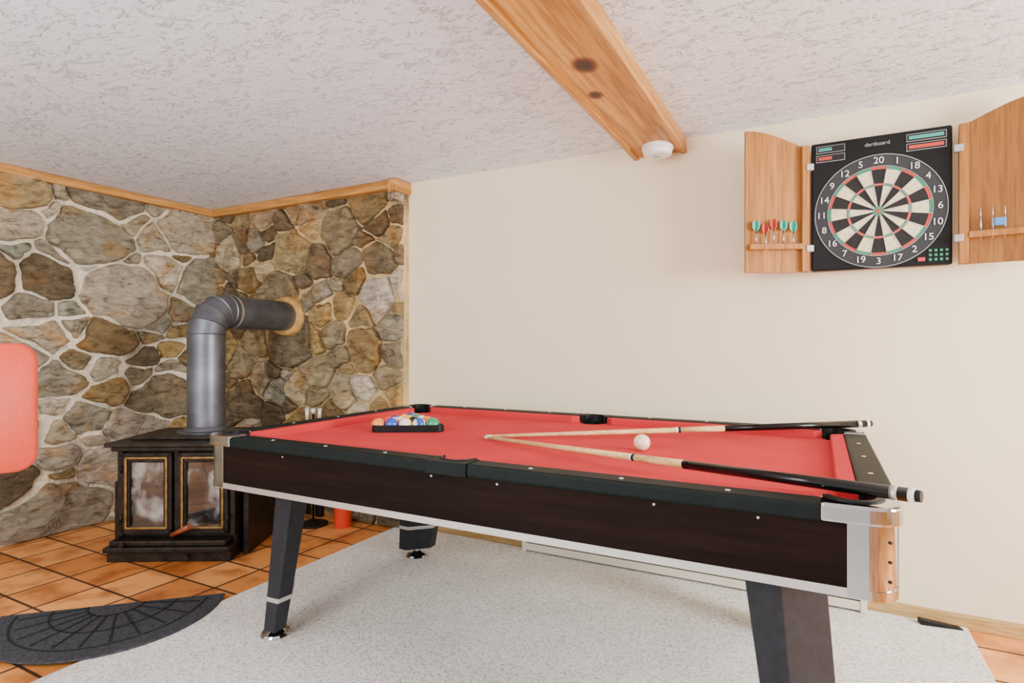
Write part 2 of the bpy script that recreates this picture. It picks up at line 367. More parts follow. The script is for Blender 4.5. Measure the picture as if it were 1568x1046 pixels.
    for (x, y, z) in ((0, 0, 0), (W, 0, 0), (W, Hh, 0), (0, Hh, 0), (0, 0, D), (W, 0, D), (W, Hh, D), (0, Hh, D)): verts.append((x, y, z)); cols.append((1, 1, 1, 1))
    for f in ((0, 4, 5, 1), (1, 5, 6, 2), (2, 6, 7, 3), (3, 7, 4, 0), (4, 7, 6, 5)): faces.append(tuple(q + i for i in f)); fm.append(1)
    me = bpy.data.meshes.new(name); me.from_pydata([tuple(T @ Vector(v)) for v in verts], [], faces)
    me.materials.append(M['stone']); me.materials.append(mortar)
    for p, mi in zip(me.polygons, fm): p.material_index = mi; p.use_smooth = True
    ca = me.color_attributes.new('Col', 'FLOAT_COLOR', 'POINT')
    for i, c in enumerate(cols): ca.data[i].color = c
    me.update(); o = bpy.data.objects.new(name, me); C.objects.link(o); return o
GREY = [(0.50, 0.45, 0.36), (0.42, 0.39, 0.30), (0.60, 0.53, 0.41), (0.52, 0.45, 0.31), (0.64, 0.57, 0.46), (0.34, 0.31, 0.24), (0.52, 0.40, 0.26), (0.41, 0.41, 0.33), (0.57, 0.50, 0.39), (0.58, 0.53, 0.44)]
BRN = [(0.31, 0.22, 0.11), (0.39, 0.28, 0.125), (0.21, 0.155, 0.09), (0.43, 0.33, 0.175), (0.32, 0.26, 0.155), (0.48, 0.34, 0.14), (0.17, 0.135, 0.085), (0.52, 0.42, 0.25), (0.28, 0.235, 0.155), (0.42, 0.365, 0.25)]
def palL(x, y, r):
    t = min(1, max(0, (x - 2.45) / 0.5)) * min(1, max(0, (1.65 - y) / .3)); t = max(t, min(1, max(0, (0.55 - y) / 0.25)))  # browner near corner and floor: partly stone colour, partly warm shade painted in
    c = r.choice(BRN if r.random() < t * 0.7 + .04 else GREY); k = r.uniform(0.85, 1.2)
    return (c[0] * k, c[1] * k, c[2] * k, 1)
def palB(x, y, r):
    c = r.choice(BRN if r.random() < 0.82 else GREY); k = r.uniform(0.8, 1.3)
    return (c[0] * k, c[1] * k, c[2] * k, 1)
TL = Matrix(((0, 0, 1, XL - 0.02), (1, 0, 0, -0.6), (0, 1, 0, 0), (0, 0, 0, 1)))
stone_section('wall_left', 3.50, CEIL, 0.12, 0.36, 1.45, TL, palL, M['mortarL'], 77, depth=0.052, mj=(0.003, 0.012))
TB = Matrix(((1, 0, 0, XL - 0.02), (0, 0, -1, 2.865), (0, 1, 0, 0), (0, 0, 0, 1)))
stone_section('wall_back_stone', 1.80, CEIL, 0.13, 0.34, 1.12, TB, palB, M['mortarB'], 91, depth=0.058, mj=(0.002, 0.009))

box('trim_1', XL - 0.03, XL + 0.055, -0.6, 2.80, CEIL - 0.05, CEIL - 0.001, M['pineTrimY'], bevel=0.005)
box('trim_2', XL + 0.055, -2.262, 2.775, 2.86, CEIL - 0.055, CEIL - 0.001, M['pineTrimX'], bevel=0.005)
box('trim_3', -2.31, -2.25, 2.755, 2.91, CEIL - 0.075, CEIL - 0.003, M['pineTrimY'], bevel=0.006)

bm_ = empty('ceiling_beam', (-0.7, 1.0, CEIL))
box('side_board_left', -.832, -.808, -2.2, YB, 2.072, CEIL, M['pineTrimY'], bm_, 0.003)
box('side_board_right', -.598, -.574, -2.2, YB, 2.072, CEIL, M['pineTrimY'], bm_, 0.003)
box('bottom_board', -.808, -.598, -2.2, YB, 2.084, 2.10, M['pineY'], bm_)
sd = empty('smoke_detector', (-.682, 2.77, 2.08))
lathe('housing', [(0.05, -0.046), (0.064, -0.040), (0.068, -0.024), (0.066, -0.022), (0.066, -0.018), (0.073, -0.016), (0.073, 0.004)], (-.682, 2.77, 2.080), M['white'], sd)
lathe('grille', [(0.018, -0.050), (0.022, -0.044)], (-.682, 2.77, 2.080), M['wire'], sd)

# ---------------------------------------------------------------- pool table
X0, X1, Y0, Y1 = -2.035, 0.155, 1.375, 2.685; XM = -.945
ZT = 0.80; ZC = 0.768; CR = 0.055
pt = empty('pool_table', (XM, (Y0 + Y1) / 2, 0.014))
def rrect(x0, x1, y0, y1, r, n=8):
    out = []
    for cx, cy, a0 in ((x1 - r, y0 + r, -90), (x1 - r, y1 - r, 0), (x0 + r, y1 - r, 90), (x0 + r, y0 + r, 180)):
        for i in range(n + 1):
            a = math.radians(a0 + 90 * i / n); out.append((cx + r * math.cos(a), cy + r * math.sin(a)))
    return out
def band(name, off, z0, z1, matA, matCorner, r=CR, thick=0.02, taper=0.0):
    P = rrect(X0 + off, X1 - off, Y0 + off, Y1 - off, r); Q = rrect(X0 + off + thick, X1 - off - thick, Y0 + off + thick, Y1 - off - thick, max(0.01, r - thick))
    P2 = rrect(X0 + off + taper, X1 - off - taper, Y0 + off + taper, Y1 - off - taper, r)
    bm = bmesh.new(); n = len(P)
    a = [bm.verts.new((*p, z1)) for p in P]; b = [bm.verts.new((*p, z0)) for p in P2]
    c = [bm.verts.new((*p, z1)) for p in Q]; d = [bm.verts.new((*p, z0)) for p in Q]
    for i in range(n):
        j = (i + 1) % n; corner = (i % 9) != 8
        for f in ((b[i], b[j], a[j], a[i]), (a[i], a[j], c[j], c[i]), (c[i], c[j], d[j], d[i]), (d[i], d[j], b[j], b[i])):
            ff = bm.faces.new(f); ff.material_index = 1 if corner else 0; ff.smooth = corner
    o = from_bm(name, bm, [matA, matCorner], pt)
    md = o.modifiers.new('es', 'EDGE_SPLIT'); md.split_angle = math.radians(40)
    return o
band('apron', 0.012, 0.622, 0.770, M['wenge'], M['chrome'])
band('lower_trim_strip', 0.010, 0.610, 0.630, M['silver'], M['chrome'], thick=0.04)
box('cabinet_floor', X0 + 0.05, X1 - 0.05, Y0 + 0.05, Y1 - 0.05, 0.618, 0.63, M['black'], pt)
RW = 0.075; CW = 0.045; CP = 0.15
for cx, sx, tx in ((X0, 1, 'l'), (X1, -1, 'r')):
    for cy, sy, ty in ((Y0, 1, 'n'), (Y1, -1, 'f')):
        xs = sorted((cx + sx * (CR + .010), cx + sx * .105)); ys = sorted((cy + sy * .0095, cy + sy * .020))
        box('casting_plate_x_' + tx + ty, xs[0], xs[1], ys[0], ys[1], .612, .772, M['chrome'], pt, .001)
        ys = sorted((cy + sy * (CR + .010), cy + sy * .105)); xs = sorted((cx + sx * .0095, cx + sx * .020))
        box('casting_plate_y_' + tx + ty, xs[0], xs[1], ys[0], ys[1], .612, .772, M['chrome'], pt, .001)
        for k, z in enumerate((.65, .69, .73)):
            p = Vector((cx + sx * (.012 + CR * .29), cy + sy * (.012 + CR * .29), z)); d = Vector((-sx, -sy, 0)).normalized()
            rod('casting_screw_%s%s_%d' % (tx, ty, k), p - d * .002, p + d * .0025, .004, .003, M['black'], pt, seg=10)
SP = 0.07
for nm, ya, sg in (('near', Y0, 1), ('far', Y1, -1)):
    for k, (xa, xb) in enumerate(((X0 + CP, XM - SP), (XM + SP, X1 - CP))):
        ys = sorted((ya, ya + sg * RW))
        box('rail_%s_%d' % (nm, k + 1), xa, xb, ys[0], ys[1], ZC - 0.006, ZT, M['rail'], pt, bevel=0.008)
        y1_, y2_ = ya + sg * RW, ya + sg * (RW + CW)
        prism('cushion_%s_%d' % (nm, k + 1), [(xa - 0.005, y1_), (xb + 0.005, y1_), (xb - 0.02, y2_), (xa + 0.03, y2_)], ZC - 0.004, ZT - 0.003, M['cushion'], pt, bevel=0.005)
    cx, cy = XM, ya + sg * 0.082; rr = 0.058
    pts = [(XM - SP, ya), (XM + SP, ya), (XM + SP, ya + sg * RW)]
    for i in range(13):
        a = math.radians(-10 - 160 * i / 12); pts.append((cx + rr * math.cos(a), cy + sg * rr * math.sin(a)))
    pts.append((XM - SP, ya + sg * RW))
    prism('side_pocket_cap_%s' % nm, pts, ZC - 0.006, ZT, M['rail'], pt)
    inner = []; outer = []
    for i in range(17):
        a = math.radians(0 - 180 * i / 16)
        inner.append((cx + .052 * math.cos(a), cy + sg * .052 * math.sin(a))); outer.append((cx + .059 * math.cos(a), cy + sg * .059 * math.sin(a)))
    prism('side_pocket_rim_%s' % nm, inner + outer[::-1], ZC - .02, ZT + .003, M['black'], pt, bevel=.002)
for nm, xa, sg in (('left', X0, 1), ('right', X1, -1)):
    xs = sorted((xa, xa + sg * RW)); box('rail_%s' % nm, xs[0], xs[1], Y0 + CP, Y1 - CP, ZC - 0.006, ZT, M['rail'], pt, bevel=0.008)
    x1_, x2_ = xa + sg * RW, xa + sg * (RW + CW)
    prism('cushion_%s' % nm, [(x1_, Y0 + CP - .005), (x1_, Y1 - CP + .005), (x2_, Y1 - CP - .03), (x2_, Y0 + CP + .03)], ZC - 0.004, ZT - 0.003, M['cushion'], pt, bevel=0.005)
    for t in (0.3, 0.5, 0.7):
        rod('diamond_%s_%d' % (nm, int(t * 10)), (xa + sg * .038, Y0 + t * (Y1 - Y0), ZT - 0.002), (xa + sg * .038, Y0 + t * (Y1 - Y0), ZT + 0.0008), 0.006, 0.006, M['dot'], pt, seg=12)
for ya, sg, nm in ((Y0, 1, 'near'), (Y1, -1, 'far')):
    for k in range(1, 8):
        if k == 4: continue
        x = X0 + 0.09 + (X1 - X0 - 0.18) * k / 8
        rod('diamond_%s_%d' % (nm, k), (x, ya + sg * .034, ZT - 0.002), (x, ya + sg * .034, ZT + 0.0008), 0.006, 0.006, M['dot'], pt, seg=12)
def pocket(name, cx, cy, r=0.057):
    bm = bmesh.new(); n = 32; a = []; b = []
    for i in range(n):
        t = 2 * math.pi * i / n
        a.append(bm.verts.new((cx + r * math.cos(t), cy + r * math.sin(t), ZC + 0.001)))
        b.append(bm.verts.new((cx + r * .9 * math.cos(t), cy + r * .9 * math.sin(t), ZC - 0.11)))
    for i in range(n): bm.faces.new((a[i], a[(i + 1) % n], b[(i + 1) % n], b[i]))
    bm.faces.new(b); from_bm(name, bm, M['black'], pt)
pk = 0.092
corners = [(X0, Y0, 1, 1, 'near_left'), (X1, Y0, -1, 1, 'near_right'), (X0, Y1, 1, -1, 'far_left'), (X1, Y1, -1, -1, 'far_right')]
for cx, cy, sx, sy, nm in corners:
    L = []; cr = CR + .01
    for i in range(11):
        a = math.radians(180 + 90 * i / 10); L.append((cr + cr * math.cos(a), cr + cr * math.sin(a)))
    L += [(CP + .004, 0), (CP + .004, RW)]
    for i in range(17):
        a = math.radians(-18 - 234 * i / 16); L.append((pk + .052 * math.cos(a), pk + .052 * math.sin(a)))
    L += [(RW, CP + .004), (0, CP + .004)]
    prism('corner_cap_' + nm, [(cx + sx * p[0], cy + sy * p[1]) for p in L], ZC - 0.004, ZT + 0.003, M['chrome'], pt, bevel=0.006)
    pocket('pocket_' + nm, cx + sx * pk, cy + sy * pk, 0.055)
    inner = []; outer = []
    for i in range(17):
        a = math.radians(-18 - 234 * i / 16); inner.append((pk + .044 * math.cos(a), pk + .044 * math.sin(a))); outer.append((pk + .062 * math.cos(a), pk + .062 * math.sin(a)))
    prism('pocket_lip_' + nm, [(cx + sx * p[0], cy + sy * p[1]) for p in inner + outer[::-1]], ZC - 0.02, ZT + 0.006, M['black'], pt, bevel=0.002)
for cy, nm, sg in ((Y0 + .082, 'near', 1), (Y1 - .082, 'far', -1)):
    pocket('pocket_side_' + nm, XM, cy, 0.058)
bed = []; e = 0.06
def arc(cx, cy, r, a0, a1, n=14): return [(cx + r * math.cos(math.radians(a0 + (a1 - a0) * i / n)), cy + r * math.sin(math.radians(a0 + (a1 - a0) * i / n))) for i in range(n + 1)]
q = math.degrees(math.asin((pk - e) / .056)) ; q2 = math.degrees(math.asin((.082 - e) / .058))
bed += arc(X0 + pk, Y0 + pk, .056, 90 + q, -q, 16)
bed += arc(XM, Y0 + .082, .058, 180 + q2, -q2, 16)
bed += arc(X1 - pk, Y0 + pk, .056, 180 + q, 90 - q, 16)
bed += arc(X1 - pk, Y1 - pk, .056, 270 + q, 180 - q, 16)
bed += arc(XM, Y1 - .082, .058, q2, -180 - q2, 16)
bed += arc(X0 + pk, Y1 - pk, .056, q, -90 - q, 16)
prism('cloth_bed', bed, ZC - 0.02, ZC, M['felt'], pt)
for k, x in enumerate((-1.62, -1.0, -0.78, -0.35, -0.12)):
    rod('apron_bolt_%d' % (k + 1), (x, Y0 + .010, .752), (x, Y0 + .018, .752), .003, .003, M['silver'], pt, seg=12)
def hexsec(cx, cy, w, t, ang):
    pts = [(-w / 2, 0), (-w / 2 + t * .45, -t / 2), (w / 2 - t * .45, -t / 2), (w / 2, 0), (w / 2 - t * .45, t / 2), (-w / 2 + t * .45, t / 2)]
    ca, sa = math.cos(ang), math.sin(ang)
    return [(cx + x * ca - y * sa, cy + x * sa + y * ca) for x, y in pts]
def leg(nm, tx, ty, bx, by, ang):
    def ring(z, f, w, t): return [Vector((*p, z)) for p in hexsec(tx + (bx - tx) * f, ty + (by - ty) * f, w, t, ang)]
    def loft(name, rs, mat):
        bm = bmesh.new(); vs = [[bm.verts.new(v) for v in r] for r in rs]
        for a, b in zip(vs, vs[1:]):
            for i in range(6): bm.faces.new((a[i], a[(i + 1) % 6], b[(i + 1) % 6], b[i]))
        bm.faces.new(vs[0]); bm.faces.new(vs[-1][::-1]); from_bm(name, bm, mat, pt, bevel=0.003)
    loft('leg_' + nm, [ring(.612, 0, .245, .12), ring(.20, .72, .21, .088), ring(.06, .98, .195, .078)], M['leg'])
    loft('leg_band_' + nm, [ring(.190, .735, .216, .094), ring(.172, .768, .213, .092)], M['silver'])
    rod('leg_stem_' + nm, (bx, by, .02), (bx, by, .07), .016, .016, M['chrome'], pt)
    lathe('leg_foot_' + nm, [(.055, 0), (.057, .004), (.052, .012), (.026, .02), (.018, .03)], (bx, by, .014), M['chrome'], pt)
leg('near_left', -1.80, 1.60, -1.865, 1.565, math.radians(-45))
leg('far_left', -1.81, 2.47, -1.895, 2.50, math.radians(45))
leg('near_right', -.080, 1.595, -.015, 1.55, math.radians(45))
leg('far_right', -.17, 2.45, -.11, 2.49, math.radians(-45))

# ---------------------------------------------------------------- balls, rack, cues
BR = 0.0286
rk = empty('triangle_ball_rack', (-1.56, 2.03, ZC))
ax, ay = -1.665, 2.03
tri = lambda R: [(ax + 0.09 + R * math.cos(math.radians(a)), ay + R * math.sin(math.radians(a))) for a in (0, 120, 240)]
def rtri(R, r):
    out = []
    c = tri(R - 2 * r)
    for (x, y), a0 in zip(c, (0, 120, 240)):
        for i in range(7): a = math.radians(a0 - 60 + 20 * i); out.append((x + r * math.cos(a), y + r * math.sin(a)))
    return out
Ro, Ri = rtri(0.200, 0.03), rtri(0.182, 0.022)
bm = bmesh.new(); n = len(Ro)
lo = [bm.verts.new((*p, ZC + .001)) for p in Ro]; hi = [bm.verts.new((*p, ZC + .030)) for p in Ro]
li = [bm.verts.new((*p, ZC + .001)) for p in Ri]; h2 = [bm.verts.new((*p, ZC + .030)) for p in Ri]
for i in range(n):
    j = (i + 1) % n
    bm.faces.new((lo[i], lo[j], hi[j], hi[i])); bm.faces.new((hi[i], hi[j], h2[j], h2[i])); bm.faces.new((h2[i], h2[j], li[j], li[i])); bm.faces.new((li[i], li[j], lo[j], lo[i]))
from_bm('rack_frame', bm, M['black'], rk, bevel=0.002)
bc = {'yellow': (.85, .55, .03), 'blue': (.02, .08, .45), 'red': (.7, .03, .02), 'purple': (.12, .03, .22), 'orange': (.85, .22, .02), 'green': (.01, .28, .12), 'maroon': (.28, .02, .03), 'black8': (.01, .01, .01)}
order = ['green', 's_blue', 'orange', 's_yellow', 'black8', 's_red', 'blue', 's_orange', 'yellow', 's_green', 'orange', 'red', 's_purple', 's_orange', 'blue']
bmats = {}
for k, c in bc.items():
    bmats[k] = simple('ball_' + k, c, 0.1, var=0.02, coat=0.4); bmats['s_' + k] = stripe_mat('ball_stripe_' + k, c)
k = 0
for row in range(5):
    for i in range(row + 1):
        x = ax + 0.09 + 0.118 - row * BR * 1.745; y = ay + (i - row / 2) * BR * 2.01
        sphere('ball_%d' % (k + 1), (x, y, ZC + BR), BR, bmats[order[k]], rk, rot=(random.uniform(0, 3), random.uniform(0, 3), random.uniform(0, 3))); k += 1
sphere('cue_ball', (-.543, 1.987, ZC + BR), BR, M['ivory'])
def cue(name, tip, butt):
    tip, butt = Vector(tip), Vector(butt); e = empty(name, butt); P = lambda t: tip.lerp(butt, t)
    def seg(n, a, b, ra, rb, m): rod(n, P(a), P(b), ra, rb, m, e, seg=20)
    seg('tip', 0, .004, .0060, .0062, M['blue']); seg('ferrule', .004, .016, .0062, .0064, M['ivory'])
    seg('shaft', .016, .492, .0064, .0102, M['maple']); seg('joint_collar', .492, .500, .0106, .0106, M['white'])
    seg('joint_ring', .500, .506, .0108, .0108, M['black']); seg('forearm', .506, .62, .0105, .0118, M['maple'])
    d = (butt - tip).normalized(); s = d.cross(Vector((0, 0, 1))).normalized(); u = s.cross(d)
    for k in range(4):
        a = math.radians(45 + 90 * k); off = (s * math.cos(a) + u * math.sin(a)) * .0060
        rod('point_%d' % k, P(.57) + off * 1.2, P(.63) + off, .0012, .0066, M['blackgloss'], e, seg=12)
    seg('butt_sleeve', .62, .985, .0120, .0143, M['blackgloss']); seg('butt_ring', .962, .972, .0147, .0147, M['silver'])
    seg('butt_cap', .985, .993, .0146, .0143, M['white']); seg('bumper', .993, 1.0, .0125, .0115, M['black'])
cue('billiard_cue', (-1.157, 1.962, ZC + .008), (.178, 2.66, .828))
cue('billiard_cue.001', (-1.150, 1.945, ZC + .008), (.180, 1.405, .830))

# ---------------------------------------------------------------- dartboard cabinet
db = empty('dartboard_cabinet', (.215, 2.85, 1.73))
XA, XB, ZA, ZB_ = -.032, .463, 1.452, 2.003; YF = 2.83
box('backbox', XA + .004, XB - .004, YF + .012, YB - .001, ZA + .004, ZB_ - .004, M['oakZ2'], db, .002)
box('board_face', XA, XB, YF, YF + .02, ZA, ZB_, M['black'], db, .008)
cx, cz = .2155, 1.688; yb = YF - .0015
def ring_face(name, r0, r1, mats, n=20, sub=4, yy=0.0):
    bm = bmesh.new()
    for s in range(n):
        for u in range(sub):
            a0 = math.radians(99 - 360 / n * (s + u / sub)) ; a1 = math.radians(99 - 360 / n * (s + (u + 1) / sub))
            ps = [(r0, a0), (r1, a0), (r1, a1), (r0, a1)]
            f = bm.faces.new([bm.verts.new((cx + r * math.cos(a), yb - yy, cz + r * math.sin(a))) for r, a in ps]); f.material_index = s % 2
    bmesh.ops.remove_doubles(bm, verts=bm.verts, dist=1e-6)
    return from_bm(name, bm, mats, db)
ring_face('singles_inner', .018, .104, [M['dblack'], M['cream']])
ring_face('triples', .104, .114, [M['dred'], M['dgreen']], yy=.001)
ring_face('singles_outer', .114, .172, [M['dblack'], M['cream']])
ring_face('doubles', .172, .183, [M['dred'], M['dgreen']], yy=.001)
ring_face('bull_outer', .009, .019, [M['dgreen'], M['dgreen']], yy=.002)
ring_face('bull', .0002, .009, [M['dred'], M['dred']], yy=.003)
def annulus(name, r, w, mat, yy):
    ring_face(name, r - w, r + w, [mat, mat], n=24, sub=3, yy=yy)
annulus('number_ring', .208, .024, M['dgrey'], .0005)
annulus('wire_ring_outer', .2325, .0013, M['wire'], .003); annulus('wire_ring_double', .1845, .0010, M['wire'], .003)
annulus('wire_ring_triple', .109, .0006, M['wire'], .003)
for s in range(20):
    a = math.radians(90 - 9 - 18 * s)
    rod('spider_%d' % s, (cx + .018 * math.cos(a), yb - .003, cz + .018 * math.sin(a)), (cx + .183 * math.cos(a), yb - .003, cz + .183 * math.sin(a)), .0009, .0009, M['wire'], db, seg=6)
def text(name, s, x, y, z, size, mat, par):
    cu = bpy.data.curves.new(name, 'FONT'); cu.body = s; cu.size = size; cu.align_x = 'CENTER'; cu.align_y = 'CENTER'; cu.extrude = .0005
    o = bpy.data.objects.new(name, cu); C.objects.link(o); o.location = (x, y, z); o.rotation_euler = (math.pi / 2, 0, 0); cu.materials.append(mat); adopt(o, par)
for s, num in enumerate((20, 1, 18, 4, 13, 6, 10, 15, 2, 17, 3, 19, 7, 16, 8, 11, 14, 9, 12, 5)):
    a = math.radians(90 - 18 * s); text('number_%d' % num, str(num), cx + .208 * math.cos(a), yb - .003, cz + .208 * math.sin(a), .038, M['white'], db)
for i, (x0, x1) in enumerate(((XA + .022, XA + .125), (XB - .150, XB - .022))):
    for j, (z0, z1) in enumerate(((1.958, 1.984), (1.920, 1.946))):
        t = 'display_%d_%d' % (i, j)
        box(t + '_frame', x0 - .002, x1 + .002, YF - .003, YF + .002, z0 - .002, z1 + .002, M['wire'], db)
        box(t + '_screen', x0, x1, YF - .004, YF, z0, z1, M['dblack'], db)
        box(t + '_bar', x0 + .006, x0 + (x1 - x0) * (.55 if i == 0 else .95), YF - .005, YF, z0 + .006, z1 - .006, M['led_t'] if j == 0 else M['dred'], db)
text('label', 'dartboard', cx - .005, YF - .004, 1.966, .022, M['wire'], db)
box('button_red', XB - .115, XB - .09, YF - .006, YF, ZA + .018, ZA + .034, M['dred'], db, .002)
for i in range(4):
    for j in range(3): box('button_%d_%d' % (i, j), XB - .078 + i * .018, XB - .068 + i * .018, YF - .005, YF, ZA + .018 + j * .018, ZA + .028 + j * .018, M['dgreen'], db, .001)
def door(nm, hx, hy, dx, dy, w, mat):
    L = math.hypot(dx, dy); dx /= L; dy /= L
    nx, ny = (dy, -dx) if dx > 0 else (-dy, dx)
    T = Matrix(((dx, nx, 0, hx), (dy, ny, 0, hy), (0, 0, 1, 0), (0, 0, 0, 1)))
    zt = lambda s: 1.995 + .075 * math.sin(min(1, max(0, (s - .02) / (w - .02))) * math.pi / 2) ** (1.1)
    bm = bmesh.new(); K = 16
    outl = [(0, 1.450), (w, 1.450)] + [(w * (1 - i / K), zt(w * (1 - i / K))) for i in range(K + 1)]
    a = [bm.verts.new((x, 0.0, z)) for x, z in outl]; b = [bm.verts.new((x, -.016, z)) for x, z in outl]
    bm.faces.new(a); bm.faces.new(b[::-1]); n = len(a)
    for i in range(n): bm.faces.new((a[i], a[(i + 1) % n], b[(i + 1) % n], b[i]))
    from_bm('door_panel_' + nm, bm, mat, db, T=T, bevel=.001)
    box('door_stile_' + nm, 0.0, .03, 0, .022, 1.452, 1.993, M['oakZ'], db, .002, T=T)
    box('door_shelf_' + nm, .03, w - .012, 0, .026, 1.548, 1.572, M['oakZ'], db, .002, T=T)
    for k, z in enumerate((1.55, 1.90)):
        box('hinge_%s_%d' % (nm, k), -.016, .014, .0, .027, z - .014, z + .014, M['wire'], db, .002, T=T)
    return T
TLd = door('left', XA - .014, YF - .002, -.241, -.105, .262, M['oakZ'])
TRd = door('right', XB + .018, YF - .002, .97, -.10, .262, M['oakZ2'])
def dart(nm, s, T, z, col, flights=True):
    rod('dart_point_' + nm, (s, .016, z - .035), (s, .016, z), .0012, .0015, M['silver'], db, seg=8, T=T)
    rod('dart_barrel_' + nm, (s, .016, z), (s, .016, z + .045), .0038, .0034, M['silver'], db, seg=12, T=T)
    if flights:
        rod('dart_shaft_' + nm, (s, .016, z + .045), (s, .016, z + .065), .002, .002, M['black'], db, seg=8, T=T)
        for k in range(2):
            c, d = (.017, .004) if k == 0 else (-.006, .013)
            bm = bmesh.new()
            pr = [(-.2, .056), (-1, .070), (-1, .090), (-.65, .1), (.65, .1), (1, .090), (1, .070), (.2, .056)]
            a = [bm.verts.new((s + c * u, .016 + d * u, z + h)) for u, h in pr]
            bm.faces.new(a); o = from_bm('dart_flight_%s_%d' % (nm, k), bm, M[col], db, T=T)
            sm = o.modifiers.new('s', 'SOLIDIFY'); sm.thickness = .001
    else:
        rod('dart_shaft_' + nm, (s, .016, z + .045), (s, .016, z + .085), .0022, .0022, M['silver'], db, seg=8, T=T)
for i, (s, col, dz) in enumerate(((.222, 'teal', 0), (.182, 'dred', -.012), (.148, 'dred', .006), (.107, 'teal', 0), (.066, 'teal', -.006))):
    dart('l%d' % i, s, TLd, 1.573 + dz, col)
for i, s in enumerate((.066, .102, .138)): dart('r%d' % i, s, TRd, 1.573, 'teal', False)
box('flight_case', .105, .140, .022, .030, 1.585, 1.615, M['blue'], db, .003, T=TRd)

# ---------------------------------------------------------------- wood stove
ang = math.radians(29.5)
TS = Matrix.Translation((-3.29, 1.69, 0)) @ Matrix.Rotation(ang, 4, 'Z')
st = empty('wood_stove', (-3.15, 2.05, 0))
W = .67; D = .50
def sb(n, *a, m='iron', b=.004): return box(n, *a, M[m], st, b, T=TS)
sb('plinth', 0.0, W - .03, 0.0, D, 0.0, .055); sb('ash_lip', -.004, W - .026, -.03, .10, .055, .085, b=.008)
sb('ash_lip_front', .02, W - .05, -.015, .08, .085, .115, b=.008)
sb('firebox', .03, W - .03, .07, D - .02, .055, .60)
sb('door_surround_left', .028, .055, .045, .075, .12, .59); sb('door_surround_right', W - .055, W - .028, .045, .075, .12, .59)
sb('door_surround_mid', W / 2 - .012, W / 2 + .012, .045, .075, .12, .59)
sb('top_plate', -.012, W + .012, -.005, D, .600, .622, b=.006); sb('top_cornice', .008, W - .008, .02, D - .01, .575, .60, b=.006)
sb('top_raised', .06, W - .06, .10, D - .04, .622, .642, b=.006)
sb('side_shield_right', W - .008, W + .022, .10, D - .03, .0, .40); sb('side_shield_left', -.022, .008, .10, D - .03, .0, .40)
sb('side_rib', W - .03, W - .02, .12, D - .06, .42, .56)
DW = W / 2 - .073
for k, xa in enumerate((.057, W / 2 + .014)):
    xb = xa + DW; za, zb = .135, .565
    sb('door_%d_frame_l' % k, xa, xa + .022, .03, .06, za, zb); sb('door_%d_frame_r' % k, xb - .022, xb, .03, .06, za, zb)
    sb('door_%d_frame_b' % k, xa, xb, .03, .06, za, za + .030); sb('door_%d_frame_t' % k, xa, xb, .03, .06, zb - .022, zb)
    ia, ib, ja, jb = xa + .020, xb - .020, za + .028, zb - .020
    sb('door_%d_brass_l' % k, ia, ia + .012, .022, .05, ja, jb, m='brass', b=.003); sb('door_%d_brass_r' % k, ib - .012, ib, .022, .05, ja, jb, m='brass', b=.003)
    sb('door_%d_brass_b' % k, ia, ib, .022, .05, ja, ja + .012, m='brass', b=.003); sb('door_%d_brass_t' % k, ia, ib, .022, .05, jb - .012, jb, m='brass', b=.003)
    sb('door_%d_inner_frame_l' % k, ia + .012, ia + .024, .03, .05, ja + .012, jb - .012); sb('door_%d_inner_frame_r' % k, ib - .024, ib - .012, .03, .05, ja + .012, jb - .012)
    sb('door_%d_inner_frame_t' % k, ia + .012, ib - .012, .03, .05, jb - .03, jb - .012)
    sb('door_%d_glass' % k, ia + .01, ib - .01, .045, .052, ja + .01, jb - .01, m='glassdark', b=0)
    for h, z in enumerate((.22, .48)): rod('door_%d_hinge_%d' % (k, h), (xa if k == 0 else xb, .028, z - .02), (xa if k == 0 else xb, .028, z + .02), .007, .007, M['iron'], st, T=TS)
rod('door_handle', (W / 2 + .0, .0, .14), (W / 2 + .12, -.05, .20), .011, .014, M['handle'], st, T=TS)
rod('door_handle_pivot', (W / 2 + .01, .04, .145), (W / 2 + .01, -.01, .145), .01, .01, M['iron'], st, T=TS)
rod('air_knob', (.10, -.01, .10), (.10, -.04, .10), .010, .012, M['iron'], st, T=TS)
rod('plinth_knob', (.42, .0, .03), (.42, -.025, .03), .012, .012, M['iron'], st, T=TS)

sp = empty('stove_pipe', (-3.124, 2.137, .65))
PX, PY, PZ, PR = -3.124, 2.137, 1.335, .100; RB = .135
RP = Matrix.Translation((PX, PY, 0)) @ Matrix.Rotation(math.radians(10.6), 4, 'Z') @ Matrix.Translation((-PX, -PY, 0))
lathe('pipe_collar', [(.150, .0), (.150, .006), (.118, .012), (.108, .03), (.102, .035)], (PX, PY, .640), M['pipe'], sp)
def tube(name, path, r, mat, segn=40, dirs=None):
    bm = bmesh.new(); rings = []
    for i, p in enumerate(path):
        p = Vector(p); dd = Vector(dirs[i])
        xa = Vector((1, 0, 0)); ya = dd.cross(xa).normalized()
        rr = r[i] if isinstance(r, (list, tuple)) else r
        rings.append([bm.verts.new(p + rr * (math.cos(2 * math.pi * k / segn) * xa + math.sin(2 * math.pi * k / segn) * ya)) for k in range(segn)])
    for a, b in zip(rings, rings[1:]):
        for k in range(segn): bm.faces.new((a[k], a[(k + 1) % segn], b[(k + 1) % segn], b[k])).smooth = True
    o = from_bm(name, bm, mat, sp, T=RP); md = o.modifiers.new('es', 'EDGE_SPLIT'); md.split_angle = math.radians(14); return o
tube('pipe_vertical', [(PX, PY, .645), (PX, PY, 1.0), (PX, PY, PZ - RB)], PR, M['pipe'], dirs=[(0, 0, 1)] * 3)
NG = 4; el = []; ed = []
